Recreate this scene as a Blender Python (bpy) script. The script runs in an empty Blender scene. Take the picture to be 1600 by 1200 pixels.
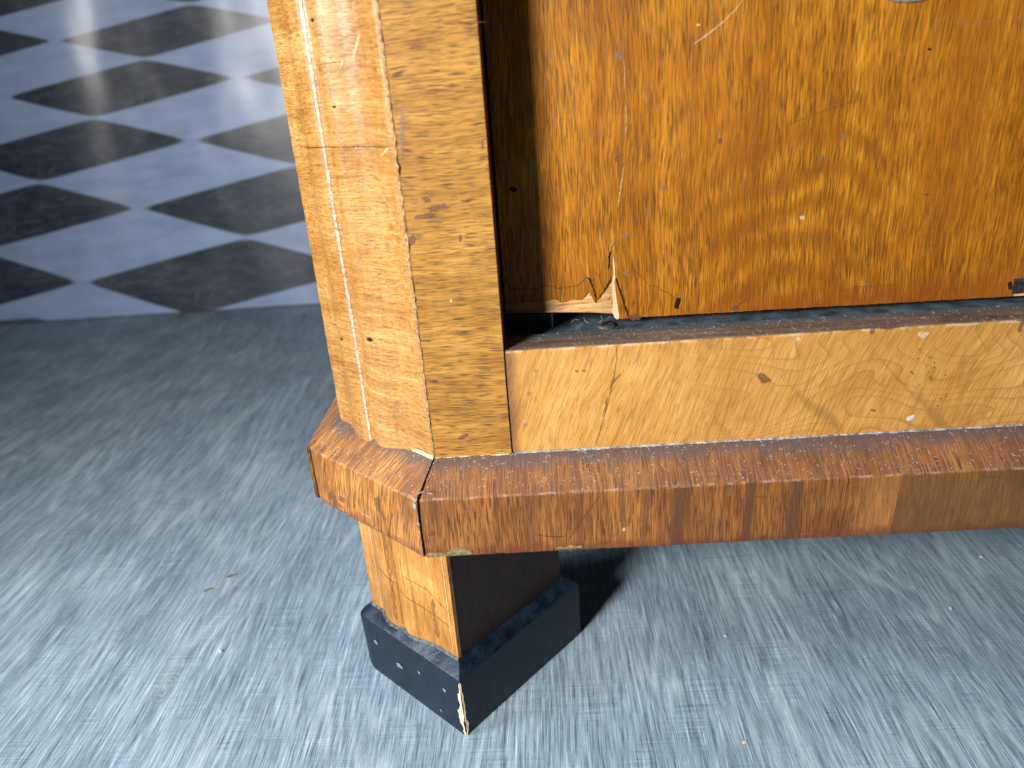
import bpy, bmesh, math, random
from math import sin, cos, tan, atan2, sqrt, pi, floor as fl
from mathutils import Vector, Matrix, noise as mn
random.seed(7)
S = bpy.context.scene
COL = S.collection

# ---------------------------------------------------------------- camera, world, lamps
PITCH, ROLL, YAW, FPX = .39801, -.0757, -.04323, 1163.35
CAM = Vector((.07177, -.41933, .44984))
FW = Vector((sin(YAW)*cos(PITCH), cos(YAW)*cos(PITCH), -sin(PITCH)))
R0 = Vector((cos(YAW), -sin(YAW), 0)); U0 = R0.cross(FW)
RT = R0*cos(ROLL)+U0*sin(ROLL); UP = U0*cos(ROLL)-R0*sin(ROLL)
cd = bpy.data.cameras.new('camera'); co = bpy.data.objects.new('camera', cd); COL.objects.link(co)
m4 = Matrix((RT, UP, -FW)).transposed().to_4x4(); m4.translation = CAM
co.matrix_world = m4
cd.sensor_width = 36; cd.lens = FPX/1600*36; cd.clip_start = .01; cd.clip_end = 50
cd.dof.use_dof = True; cd.dof.focus_distance = .515; cd.dof.aperture_fstop = 5.6
S.camera = co
S.view_settings.view_transform = 'Standard'; S.view_settings.look = 'None'
S.view_settings.exposure = 0; S.view_settings.gamma = 1

w = bpy.data.worlds.new('World'); S.world = w; w.use_nodes = True
bg = w.node_tree.nodes['Background']; bg.inputs[0].default_value = (.60, .80, 1, 1); bg.inputs[1].default_value = .024

def area(name, loc, target, sx, sy, power, color, spread=180):
    l = bpy.data.lights.new(name, 'AREA'); l.shape = 'RECTANGLE'; l.size = sx; l.size_y = sy
    l.energy = power; l.color = color; l.spread = math.radians(spread)
    o = bpy.data.objects.new(name, l); COL.objects.link(o); o.location = loc
    o.rotation_euler = (Vector(target)-Vector(loc)).to_track_quat('-Z', 'Y').to_euler()
    return o
area('window_light', (-.72, -.94, .76), (.14, .08, .18), .27, .34, 19.5, (1, .965, .91), 125)
area('side_window_light', (-1.25, -.35, .80), (-.05, .03, .30), .34, .95, 2.6, (.86, .92, 1), 60)

# ---------------------------------------------------------------- pixel <-> surface helpers (photo pixels, 1600 x 1200)
def ray(x, y): return FW+RT*((x-800)/FPX)-UP*((y-600)/FPX)
def at(x, y, p0, n):
    d = ray(x, y); p0 = Vector(p0); n = Vector(n)
    return CAM+d*((p0-CAM).dot(n)/d.dot(n))

# ---------------------------------------------------------------- dimensions (metres)
A_, B_ = .0756, .0671
CL = sqrt(A_*A_+B_*B_)
AL = atan2(B_, A_)
U = Vector((-cos(AL), sin(AL), 0))      # along the canted corner, away from the front
V = Vector((sin(AL), cos(AL), 0))       # into the cabinet
N = -V                                   # outward from the canted face
Z0, Z1, Z2 = .2251, .2094, .1666         # plinth moulding: top, arris, underside
MO = .0253
TOP = .86
WID = 1.05
DEP = .44
SW = .05
YD = .040                                # recess of the drawer front
RZ = .295                                # top of the rail

# ---------------------------------------------------------------- materials
class M:
    def __init__(s, name):
        s.m = bpy.data.materials.new(name); s.m.use_nodes = True
        s.t = s.m.node_tree; s.b = s.t.nodes['Principled BSDF']
        s.co = s.n('ShaderNodeTexCoord').outputs['Object']
    def n(s, k, **kw):
        o = s.t.nodes.new(k)
        for a, v in kw.items(): setattr(o, a, v)
        return o
    def l(s, a, b):
        if hasattr(a, 'is_output'): s.t.links.new(a, b)
        else: b.default_value = a
    def map(s, rot=(0, 0, 0), sc=(1, 1, 1), loc=(0, 0, 0), v=None):
        # rotate first, then scale
        o = s.n('ShaderNodeMapping'); s.l(v or s.co, o.inputs[0]); o.inputs[2].default_value = rot
        q = s.n('ShaderNodeMapping'); s.l(o.outputs[0], q.inputs[0]); q.inputs[3].default_value = sc; q.inputs[1].default_value = loc
        return q.outputs[0]
    def noise(s, v, scale=1, det=3, rough=.55, dist=0, col=False):
        o = s.n('ShaderNodeTexNoise'); s.l(v, o.inputs['Vector']); o.inputs['Scale'].default_value = scale
        o.inputs['Detail'].default_value = det; o.inputs['Roughness'].default_value = rough; o.inputs['Distortion'].default_value = dist
        return o.outputs['Color' if col else 'Fac']
    def math(s, op, a, b=0, c=0, clamp=False):
        o = s.n('ShaderNodeMath', operation=op); o.use_clamp = clamp
        s.l(a, o.inputs[0]); s.l(b, o.inputs[1]); s.l(c, o.inputs[2]); return o.outputs[0]
    def vm(s, op, a, b=(0, 0, 0), sc=1):
        o = s.n('ShaderNodeVectorMath', operation=op); s.l(a, o.inputs[0]); s.l(b, o.inputs[1]); 
        if op == 'SCALE': s.l(sc, o.inputs[3])
        return o.outputs['Value' if op in ('DOT_PRODUCT', 'LENGTH', 'DISTANCE') else 'Vector']
    def step(s, x, a, b):   # smooth 0..1 between a and b
        o = s.n('ShaderNodeMapRange', interpolation_type='SMOOTHSTEP'); s.l(x, o.inputs[0])
        o.inputs[1].default_value = a; o.inputs[2].default_value = b
        o.inputs[3].default_value = 0; o.inputs[4].default_value = 1
        if a > b:
            o.inputs[1].default_value = b; o.inputs[2].default_value = a; o.inputs[3].default_value = 1; o.inputs[4].default_value = 0
        return o.outputs[0]
    def ramp(s, x, stops):
        o = s.n('ShaderNodeValToRGB'); s.l(x, o.inputs[0]); e = o.color_ramp.elements
        while len(e) < len(stops): e.new(.5)
        for i, (p, c) in enumerate(stops): e[i].position = p; e[i].color = (*c, 1)
        return o.outputs[0]
    def mix(s, f, a, b, mode='MIX'):
        o = s.n('ShaderNodeMix', data_type='RGBA', blend_type=mode)
        s.l(f, o.inputs[0])
        for i, c in ((6, a), (7, b)):
            if isinstance(c, tuple) and len(c) == 3: c = (*c, 1)
            s.l(c, o.inputs[i])
        return o.outputs[2]
    def xyz(s, v=None):
        o = s.n('ShaderNodeSeparateXYZ'); s.l(v or s.co, o.inputs[0]); return o.outputs
    def bump(s, h, st=.3, d=.0005):
        o = s.n('ShaderNodeBump'); s.l(h, o.inputs['Height']); o.inputs['Strength'].default_value = st; o.inputs['Distance'].default_value = d
        s.l(o.outputs[0], s.b.inputs['Normal']); return o
    def out(s, col=None, rough=None, spec=None, coat=None, coatr=None, metal=None):
        b = s.b
        if col is not None: s.l((*col, 1) if isinstance(col, tuple) and len(col) == 3 else col, b.inputs['Base Color'])
        if rough is not None: s.l(rough, b.inputs['Roughness'])
        if spec is not None: s.l(spec, b.inputs['Specular IOR Level'])
        if coat is not None: s.l(coat, b.inputs['Coat Weight'])
        if coatr is not None: s.l(coatr, b.inputs['Coat Roughness'])
        if metal is not None: s.l(metal, b.inputs['Metallic'])
        return s.m

def wood(name, rot, dark, mid, light, pore=(.05, .018, .004), band=(5, 45), fib=(45, 1100), por=(130, 900), pth=(.60, .70),
         wob=.004, rings=0, ringfield=(3, 22), rough=.34, bump=.25, extra=None, mott=.35, coat=.15, spec=.36, pstr=.9, curl=0, offs=(0, 0, 0), bands_dark=0, seedw=0, k=1, rstr=1, pre=0):
    m = M(name)
    dark, mid, light, pore = [tuple(c*k for c in q) for q in (dark, mid, light, pore)]
    # a slow waver of the grain
    wv = m.noise(m.map(sc=(14, 14, 14), loc=offs), det=1, col=True)
    wv = m.vm('SCALE', m.vm('SUBTRACT', wv, (.5, .5, .5)), sc=wob*2)
    base = m.vm('ADD', m.co, wv)
    if pre: base = m.map((0, 0, pre), v=base)
    g = lambda a, b, o=0: m.map(rot, (a, a, b), (o+offs[0], offs[1], offs[2]), base)
    b1 = m.noise(g(*band), det=2)
    f1 = m.noise(g(*fib), det=2)
    f2 = m.noise(g(fib[0]*.4, fib[1]*.28, 7), det=2)
    mo = m.noise(m.map(sc=(38, 38, 38), loc=(3, 1, 2)), det=3)
    x = m.math('MULTIPLY', b1, .30)
    x = m.math('MULTIPLY_ADD', f1, .34, x)
    x = m.math('MULTIPLY_ADD', f2, .20, x)
    x = m.math('MULTIPLY_ADD', mo, .16+mott*.22, x)
    x = m.math('SUBTRACT', x, .5+mott*.11)
    x = m.math('MULTIPLY_ADD', x, 3.5, .5)
    if curl:   # shimmering curl across the grain
        c = m.noise(m.map(rot, (260, 260, 30), (1, 5, 2), base), det=2)
        x = m.math('MULTIPLY_ADD', m.math('SUBTRACT', c, .5), curl, x)
    col = m.ramp(x, [(0, dark), (.5, mid), (1, light)])
    if rings:
        fz = m.noise(m.map(rot, (ringfield[0], ringfield[0], ringfield[1]), (9+seedw, 4, 1), base), det=1, rough=.4)
        r = m.math('FRACT', m.math('MULTIPLY', fz, rings))
        ln = m.math('POWER', r, 9)
        sh = m.math('MULTIPLY', r, .35)
        col = m.mix(m.math('MULTIPLY', ln, .55*rstr), col, tuple(c*.45 for c in mid), 'MIX')
        col = m.mix(m.math('MULTIPLY', sh, .5*rstr), col, tuple(c*.72 for c in mid), 'MIX')
    pn = m.noise(g(*por, 3), det=2, rough=.5)
    pk = m.step(pn, *pth)
    den = m.step(m.noise(m.map(sc=(60, 60, 60)), det=2), .35, .6)
    pk = m.math('MULTIPLY', pk, m.math('MULTIPLY_ADD', den, .3, .7))
    col = m.mix(m.math('MULTIPLY', pk, pstr), col, pore)
    hl = m.noise(g(por[0]*.16, 210, 11), det=2, rough=.6)
    hk = m.step(m.math('ABSOLUTE', m.math('SUBTRACT', hl, .5)), .022, .006)
    col = m.mix(m.math('MULTIPLY', hk, .38), col, tuple(c*.42 for c in mid))
    if bands_dark:
        bd = m.noise(m.map(rot, (3, 3, 75), (2, 8, 5), base), det=2)
        col = m.mix(m.math('MULTIPLY', m.step(bd, .55, .68), bands_dark), col, tuple(c*.38 for c in mid))
    # grime patches
    gr = m.noise(m.map(sc=(22, 22, 22), loc=(4, 4, 1)), det=5, rough=.65)
    col = m.mix(m.math('MULTIPLY', m.step(gr, .58, .75), .22), col, tuple(c*.4 for c in mid))
    rg = m.noise(m.map(sc=(150, 150, 150)), det=4, rough=.7)
    ro = m.math('MULTIPLY_ADD', rg, .32, rough-.16)
    ro = m.math('ADD', ro, m.math('MULTIPLY', pk, .2))
    if extra: col, ro = extra(m, col, ro)
    h = m.math('MULTIPLY_ADD', f1, .25, m.math('MULTIPLY', pk, -1))
    h = m.math('MULTIPLY_ADD', m.noise(m.map(sc=(420, 420, 420)), det=2), .25, h)
    m.bump(h, bump, .0004)
    return m.out(col, ro, spec, coat, .22)

RX = (0, 0, 0)                    # grain along X
RZX = (0, pi/2, 0)                # grain along Z (x' = +-z)
ORANGE = ((.30, .085, .006), (.55, .205, .018), (.80, .37, .05))

def e_post(m, col, ro):
    # polished brighter patches and scuffs
    n = m.noise(m.map(sc=(500, 500, 300)), det=3, rough=.7)
    col = m.mix(m.math('MULTIPLY', m.step(n, .60, .75), .35), col, (.80, .62, .48))
    z = m.xyz()[2]
    return col, m.math('MULTIPLY_ADD', m.step(m.noise(m.map(sc=(30, 30, 8)), det=2), .3, .7), -.10, ro)
# grain of the canted face runs across it (horizontal)
mat_post = wood('walnut_veneer_post', (0, 0, 0), (.36, .14, .024), (.62, .295, .065), (.84, .50, .17), pore=(.12, .035, .005), band=(9, 60), fib=(40, 1150),
                por=(190, 1700), pth=(.49, .64), pstr=.65, curl=.45, wob=.005, pre=AL, rough=.32, bump=.35, extra=e_post, coat=.35, k=.59)
mat_stile = wood('walnut_veneer_stile', RX, (.27, .112, .015), (.52, .248, .043), (.70, .37, .08), pore=(.05, .018, .004), band=(8, 55), fib=(22, 1150),
                 por=(95, 1650), pth=(.50, .62), wob=.0035, rough=.40, mott=.25, bump=.3, coat=.08, k=.74, pstr=.85, bands_dark=.35)
def e_drawer(m, col, ro):
    x, y, z = m.xyz()
    # figured light patch to the right and a dark ragged band along the lower edge
    q = m.vm('DISTANCE', m.co, (.375, .04, .41))
    f = m.math('ADD', q, m.math('MULTIPLY', m.noise(m.map(sc=(30, 30, 30)), det=2), .06))
    r = m.math('FRACT', m.math('MULTIPLY', f, 95))
    fade = m.step(q, .085, .02)
    col = m.mix(m.math('MULTIPLY', m.math('POWER', r, 7), m.math('MULTIPLY', fade, .7)), col, (.22, .07, .006))
    wq = m.noise(m.map(sc=(18, 18, 18), loc=(1, 1, 5)), det=2)
    dx = m.math('SUBTRACT', x, .232)
    ar = m.math('MULTIPLY_ADD', m.math('MULTIPLY', dx, dx), 9, z)
    ar = m.math('MULTIPLY_ADD', wq, .035, ar)
    rr_ = m.math('FRACT', m.math('MULTIPLY', ar, 48))
    fa = m.math('MULTIPLY', m.step(m.math('ABSOLUTE', dx), .085, .03), m.step(z, .435, .39))
    col = m.mix(m.math('MULTIPLY', m.math('MULTIPLY_ADD', m.math('SINE', m.math('MULTIPLY', rr_, 2*pi)), .5, .5), m.math('MULTIPLY', fa, .62)), col, (.20, .06, .005))
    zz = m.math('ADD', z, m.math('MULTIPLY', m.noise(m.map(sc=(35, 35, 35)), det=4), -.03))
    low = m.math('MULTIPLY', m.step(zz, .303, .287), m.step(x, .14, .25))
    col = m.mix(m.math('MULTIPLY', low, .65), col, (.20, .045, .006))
    cl = m.noise(m.map(sc=(9, 9, 5), loc=(2, 0, 5)), det=2)
    col = m.mix(m.math('MULTIPLY', m.step(cl, .45, .7), .35), col, (.36, .12, .012))
    return col, ro
mat_drawer = wood('mahogany_veneer_drawer', RZX, (.23, .062, .003), (.47, .168, .009), (.72, .315, .024), pore=(.085, .030, .002), band=(4, 40), fib=(30, 1000),
                  por=(80, 1650), pth=(.46, .60), wob=.003, rough=.36, mott=0, rings=7, ringfield=(7, 13), rstr=0, pstr=.8, extra=e_drawer, bump=.3, coat=.05, spec=.26, k=.80)
def e_rail(m, col, ro):
    x, y, z = m.xyz()
    # cathedral figure: growth lines of a hilly field, strong to the right
    hill = m.noise(m.map(sc=(9.5, 1, 26), loc=(2.2, 0, 3.1)), det=1.2, rough=.35)
    f = m.math('MULTIPLY_ADD', z, 7.0, m.math('MULTIPLY', hill, 1.6))
    f = m.math('ADD', f, m.math('MULTIPLY', m.noise(m.map(sc=(45, 45, 45)), det=2), .022))
    r = m.math('FRACT', m.math('MULTIPLY', f, 11))
    on = m.step(x, .13, .23)
    col = m.mix(m.math('MULTIPLY', m.math('POWER', r, 10), m.math('MULTIPLY', on, .75)), col, (.26, .105, .02))
    col = m.mix(m.math('MULTIPLY', m.math('MULTIPLY', r, on), .28), col, (.36, .17, .03))
    # dark stained left end
    e = m.math('ADD', x, m.math('MULTIPLY', m.noise(m.map(sc=(70, 70, 40)), det=4), .012))
    col = m.mix(m.math('MULTIPLY', m.step(e, .0655, .0575), .75), col, (.13, .055, .03))
    s1 = m.noise(m.map((0, -.85, 0), (8, 60, 60), (1, 3, 2)), det=3)
    col = m.mix(m.math('MULTIPLY', m.step(s1, .60, .72), .5), col, (.20, .10, .03))
    t = m.math('MULTIPLY', m.step(z, .2925, .295), m.step(m.noise(m.map(sc=(90, 90, 90)), det=3), .45, .6))
    col = m.mix(m.math('MULTIPLY', t, .6), col, (.75, .60, .40))
    return col, ro
mat_rail = wood('figured_birch_veneer_rail', (0, 1.22, 0), (.44, .19, .036), (.66, .33, .078), (.82, .47, .15), pore=(.20, .075, .01), band=(6, 30), fib=(25, 1100),
                por=(75, 1650), pth=(.51, .64), wob=.008, rough=.40, mott=.2, pstr=.5, extra=e_rail, bump=.28, coat=.08, k=.76)
def e_mould(strong=1, dust=1, blocks=0):
    def f(m, col, ro):
        x, y, z = m.xyz()
        n1 = m.noise(m.map(sc=(120, 120, 120)), det=4, rough=.65)
        n2 = m.noise(m.map(sc=(45, 45, 45)), det=4, rough=.6)
        if blocks:
            xx = m.math('ADD', x, m.math('MULTIPLY', m.math('SUBTRACT', z, .19), -.06))
            fr = m.math('MULTIPLY', m.step(m.math('MULTIPLY', y, -1), .0232, .0240), m.step(z, .2100, .2092))
            for c, h, a_ in ((.1535, .0060, .88), (.1965, .0048, .88), (.2240, .0055, .85), (.133, .0028, .55), (.181, .0024, .5), (.060, .0030, .4)):
                d_ = m.math('ABSOLUTE', m.math('SUBTRACT', m.math('ADD', xx, m.math('MULTIPLY', n2, .004)), c))
                col = m.mix(m.math('MULTIPLY', m.math('MULTIPLY', m.step(d_, h, h*.3), fr), a_), col, (.085, .035, .014))
            col = m.mix(m.math('MULTIPLY', m.math('MULTIPLY', m.step(xx, .2836, .2840), fr), .72), col, (.12, .060, .018))
            col = m.mix(m.math('MULTIPLY', m.math('MULTIPLY', m.step(xx, .2838, .2834), m.math('MULTIPLY', m.step(xx, .252, .268), fr)), .30), col, (.46, .22, .07))
        # grimy top where the case meets the moulding
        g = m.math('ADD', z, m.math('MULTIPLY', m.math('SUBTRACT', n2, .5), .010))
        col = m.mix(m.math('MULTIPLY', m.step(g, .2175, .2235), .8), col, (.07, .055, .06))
        pt = m.step(m.noise(m.map(sc=(24, 24, 24), loc=(1.3, 0, .6)), det=4, rough=.6), .42, .66)
        col = m.mix(m.math('MULTIPLY', pt, .38), col, (.11, .040, .011))
        bs = m.step(m.noise(m.map(sc=(75, 75, 75), loc=(5, 2, .6)), det=4, rough=.6), .62, .72)
        col = m.mix(m.math('MULTIPLY', bs, .5), col, (.055, .035, .032))
        # worn pale arris
        d = m.math('ABSOLUTE', m.math('SUBTRACT', z, .2096))
        a = m.math('MULTIPLY', m.step(d, .0008, .0002), m.step(n1, .46, .62))
        col = m.mix(m.math('MULTIPLY', a, .40), col, (.45, .32, .24))
        # dark reddish stain along the lower edge
        l = m.math('ADD', z, m.math('MULTIPLY', m.math('SUBTRACT', n2, .5), -.028))
        col = m.mix(m.math('MULTIPLY', m.step(l, .1745, .1690), .55), col, (.13, .026, .008))
        # fine dust on the sloping top
        if dust:
            v = m.n('ShaderNodeTexVoronoi'); m.l(m.map(sc=(1, 1, 1)), v.inputs['Vector']); v.inputs['Scale'].default_value = 650
            sp = m.math('MULTIPLY', m.step(v.outputs['Distance'], .27, .12), m.step(m.noise(m.map(sc=(240, 240, 240)), det=2), .5, .62))
            sl = m.step(z, .2090, .2100)
            col = m.mix(m.math('MULTIPLY', m.math('MULTIPLY', sp, sl), .75), col, (.62, .60, .60))
            haze = m.math('MULTIPLY', sl, .04)
            col = m.mix(haze, col, (.55, .50, .50))
            ro = m.math('MULTIPLY_ADD', sl, .15, ro)
        return col, ro
    return f
mat_mould = wood('cross_grain_veneer_moulding', RZX, (.13, .042, .010), (.30, .115, .024), (.47, .205, .052), pore=(.050, .016, .004), band=(3, 40), fib=(28, 1000),
                 por=(70, 1650), pth=(.49, .60), wob=.002, rough=.36, mott=.3, bands_dark=.55, extra=e_mould(blocks=1), bump=.4, coat=.08, pstr=.9, k=.90)
mat_mould_c = wood('cross_grain_veneer_moulding_corner', (0, pi/2-.22, 0), (.22, .07, .012), (.44, .175, .03), (.66, .32, .075), pore=(.05, .015, .006), band=(3, 45), fib=(28, 1000),
                   por=(70, 1650), pth=(.49, .60), wob=.002, pre=AL, rough=.36, mott=.4, bands_dark=.75, extra=e_mould(), bump=.4, coat=.08, pstr=.9, offs=(3, 1, 0), k=.80)
mat_leg = wood('walnut_veneer_leg', RZX, (.30, .10, .012), (.62, .27, .038), (.86, .47, .12), pore=(.12, .04, .006), band=(5, 60), fib=(50, 900), por=(120, 900),
               wob=.004, pre=AL, rough=.34, mott=.5, bands_dark=.62, pstr=.5, bump=.3, coat=.25, k=.62)
mat_leg_side = wood('shade_darkened_leg_side', RZX, (.020, .008, .006), (.034, .013, .009), (.05, .02, .012), band=(5, 60), rough=.5, coat=0)  # leg wood darkened, the shade on this side is in its colour
mat_side = wood('side_panel_wood', RZX, (.16, .06, .012), (.30, .12, .022), (.42, .19, .04), rough=.4)
mat_raw = wood('bare_pine_substrate', RX, (.24, .11, .032), (.52, .29, .11), (.74, .48, .22), pore=(.22, .09, .03), band=(8, 120), fib=(40, 900), rough=.75, bump=.7, coat=0, pstr=.6)
mat_pale = wood('torn_veneer_wood', RZX, (.60, .40, .20), (.80, .60, .36), (.92, .76, .55), pore=(.45, .25, .09), fib=(60, 900), rough=.8, bump=.6, coat=0, pstr=.3)
mat_inner = wood('carcass_inside_wood', RX, (.025, .018, .014), (.045, .032, .024), (.07, .05, .035), rough=.8, coat=0)

def simple(name, c1, c2, sc=200, rough=.6, bump=.2, metal=0, coat=0, spec=.4, det=4):
    m = M(name); n = m.noise(m.map(sc=(sc, sc, sc)), det=det, rough=.6)
    col = m.mix(m.step(n, .3, .7), c1, c2)
    m.bump(n, bump, .0006)
    return m.out(col, rough, spec, coat, .2, metal)
mat_railtop = None
def mk_railtop():
    m = M('dusty_rail_top'); x, y, z = m.xyz()
    n = m.noise(m.map(sc=(25, 140, 140)), det=4, rough=.65)
    col = m.ramp(n, [(.25, (.045, .03, .024)), (.5, (.12, .085, .065)), (.8, (.24, .17, .13))])
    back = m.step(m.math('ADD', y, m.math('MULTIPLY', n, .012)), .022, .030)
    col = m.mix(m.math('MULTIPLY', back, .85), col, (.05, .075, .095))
    v = m.n('ShaderNodeTexVoronoi'); m.l(m.co, v.inputs['Vector']); v.inputs['Scale'].default_value = 620
    sp = m.math('MULTIPLY', m.step(v.outputs['Distance'], .30, .12), m.step(m.noise(m.map(sc=(200, 200, 200)), det=2), .47, .6))
    col = m.mix(m.math('MULTIPLY', sp, .8), col, (.62, .58, .55))
    m.bump(n, .5, .0006)
    return m.out(col, .8, .3)
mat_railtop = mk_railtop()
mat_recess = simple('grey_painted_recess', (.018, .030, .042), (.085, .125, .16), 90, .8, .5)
mat_glue = simple('dusty_glue_line', (.07, .075, .085), (.42, .42, .42), 330, .9, .8)
mat_core = simple('exposed_veneer_edge', (.52, .36, .20), (.86, .72, .52), 500, .8, .7)
mat_crack = simple('dark_crack', (.012, .007, .004), (.03, .015, .008), 300, .9, .1, spec=.1)
mat_crack_soft = simple('thin_brown_crack', (.09, .03, .006), (.16, .06, .010), 600, .8, .1, spec=.2)
mat_dent = simple('lilac_grey_dent', (.20, .10, .085), (.40, .25, .22), 700, .4, .9, coat=.2)  # lilac tone is the gloss of the dents put into the colour
_n = mat_dent.node_tree.nodes['Principled BSDF'].inputs['Alpha']; _n.default_value = .38
mat_dent_d = simple('brown_dent', (.11, .04, .02), (.22, .10, .06), 700, .5, .9)
mat_dent_d.node_tree.nodes['Principled BSDF'].inputs['Alpha'].default_value = .55
mat_wear = simple('pale_wear', (.60, .42, .22), (.80, .64, .42), 600, .7, .8)
mat_wear.node_tree.nodes['Principled BSDF'].inputs['Alpha'].default_value = .6
mat_chip = simple('olive_grey_chip', (.10, .075, .028), (.25, .19, .09), 420, .9, 1.0)
mat_stain = simple('brown_stain', (.16, .06, .02), (.26, .11, .04), 300, .5, .3)
mat_stain.node_tree.nodes['Principled BSDF'].inputs['Alpha'].default_value = .5
mat_highlight = simple('painted_highlight_line', (.34, .20, .12), (.80, .66, .54), 420, .35, .8, coat=.4)
mat_highlight.node_tree.nodes['Principled BSDF'].inputs['Alpha'].default_value = .75
mat_dust = simple('grey_dust_fibre', (.45, .46, .48), (.70, .71, .73), 300, 1, 0)
mat_steel = simple('dull_screw_steel', (.10, .10, .11), (.30, .31, .33), 400, .45, .4, metal=.8)
mat_iron = simple('blackened_iron_plate', (.012, .011, .012), (.06, .055, .06), 350, .55, .8, metal=.3)
mat_escut = simple('worn_pewter_escutcheon', (.28, .22, .20), (.55, .50, .47), 300, .35, .4, metal=.6)

def mk_black():
    m = M('black_lacquered_foot'); n = m.noise(m.map(sc=(90, 90, 90)), det=4, rough=.6)
    f = m.noise(m.map(sc=(700, 700, 700)), det=2)
    col = m.ramp(n, [(.3, (.002, .006, .013)), (.7, (.005, .013, .026))])
    nz = m.xyz(m.n('ShaderNodeNewGeometry').outputs['Normal'])[2]
    du = m.math('MULTIPLY', m.step(nz, .3, .7), m.step(m.math('MULTIPLY_ADD', n, .6, m.math('MULTIPLY', f, .4)), .38, .62))
    col = m.mix(m.math('MULTIPLY', du, .30), col, (.03, .055, .10))
    sp = m.step(m.noise(m.map(sc=(330, 330, 330), loc=(3, 3, 3)), det=1), .78, .84)
    col = m.mix(m.math('MULTIPLY', sp, .5), col, (.12, .16, .22))
    m.bump(m.math('ADD', n, m.math('MULTIPLY', f, .12)), .6, .0016)
    return m.out(col, m.math('MULTIPLY_ADD', n, .2, .30), .32, .1, .3)
mat_black = mk_black()

def mk_floor():
    m = M('grey_limed_wood_floor'); 
    wv = m.noise(m.map(sc=(9, 2.4, 1)), det=2, col=True)
    wv = m.vm('MULTIPLY', m.vm('SUBTRACT', wv, (.5, .5, .5)), (.022, 0, 0))
    c2 = m.vm('ADD', m.co, wv)
    g = lambda a, b, o=0: m.map(sc=(a, b, 1), loc=(o, o, 0), v=c2)
    fine = m.noise(g(1000, 30), det=2, rough=.6)
    mid = m.noise(g(300, 8, 3), det=3)
    wide = m.noise(g(36, 4, 5), det=3)
    blot = m.noise(m.map(sc=(14, 9, 1), loc=(5, 2, 0)), det=4)
    hx = m.noise(m.map(sc=(14, 700, 1)), det=2, rough=.5)          # saw marks across the grain
    hm = m.step(m.noise(m.map(sc=(26, 26, 1), loc=(8, 1, 0)), det=2), .46, .62)
    x = m.math('MULTIPLY', fine, .46)
    x = m.math('MULTIPLY_ADD', mid, .24, x)
    x = m.math('MULTIPLY_ADD', wide, .10, x)
    gn = m.noise(m.map(sc=(420, 260, 1)), det=3, rough=.7)
    x = m.math('MULTIPLY_ADD', gn, .12, x)
    x = m.math('MULTIPLY_ADD', blot, .08, x)
    x = m.math('ADD', x, m.math('MULTIPLY', m.math('MULTIPLY', m.math('SUBTRACT', hx, .5), hm), .22))
    l1 = m.step(m.math('ABSOLUTE', m.math('SUBTRACT', m.noise(g(170, 4, 21), det=3, rough=.6), .5)), .020, .004)
    l2 = m.step(m.math('ABSOLUTE', m.math('SUBTRACT', m.noise(g(200, 6, 31), det=3, rough=.6), .46)), .018, .003)
    x = m.math('ADD', x, m.math('MULTIPLY', m.math('SUBTRACT', l2, l1), .055))
    x = m.math('MULTIPLY_ADD', m.math('SUBTRACT', x, .5), 3.4, .5)
    col = m.ramp(x, [(0, (.065, .092, .118)), (.40, (.195, .275, .345)), (.70, (.31, .42, .515)), (1, (.52, .68, .82))])
    kd = m.vm('DISTANCE', m.vm('MULTIPLY', m.co, (1, .55, 0)), KNOT)
    kd = m.math('ADD', kd, m.math('MULTIPLY', m.noise(m.map(sc=(60, 40, 1)), det=2), .012))
    kw = m.math('MULTIPLY_ADD', m.math('SINE', m.math('MULTIPLY', kd, 2100)), .5, .5)
    col = m.mix(m.math('MULTIPLY', m.math('MULTIPLY', kw, m.step(kd, .020, .012)), .55), col, (.12, .15, .17))
    # limed cathedral lines
    f = m.noise(g(13, 1.1, 2), det=1, rough=.3)
    r = m.math('FRACT', m.math('MULTIPLY', f, 30))
    sn = m.math('MULTIPLY_ADD', m.math('SINE', m.math('MULTIPLY', r, 2*pi)), .5, .5)
    k = m.math('MULTIPLY', m.math('POWER', sn, 3), m.step(blot, .38, .62))
    col = m.mix(m.math('MULTIPLY', k, .32), col, (.62, .73, .80))
    pits = m.step(m.noise(m.map(sc=(210, 110, 1), loc=(4, 4, 0)), det=2, rough=.5), .70, .78)
    col = m.mix(m.math('MULTIPLY', pits, .55), col, (.10, .11, .11))
    br = m.step(m.noise(m.map(sc=(50, 28, 1), loc=(1, 7, 0)), det=5, rough=.7), .60, .74)
    col = m.mix(m.math('MULTIPLY', br, .22), col, (.17, .17, .16))
    m.bump(m.math('ADD', fine, m.math('MULTIPLY', mid, .7)), .22, .0008)
    return m.out(col, m.math('MULTIPLY_ADD', fine, .25, .42), .35)
_k = at(262, 1072, (0, 0, 0), (0, 0, 1)); KNOT = (_k.x, _k.y*.55, 0)
mat_floor = mk_floor()

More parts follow.
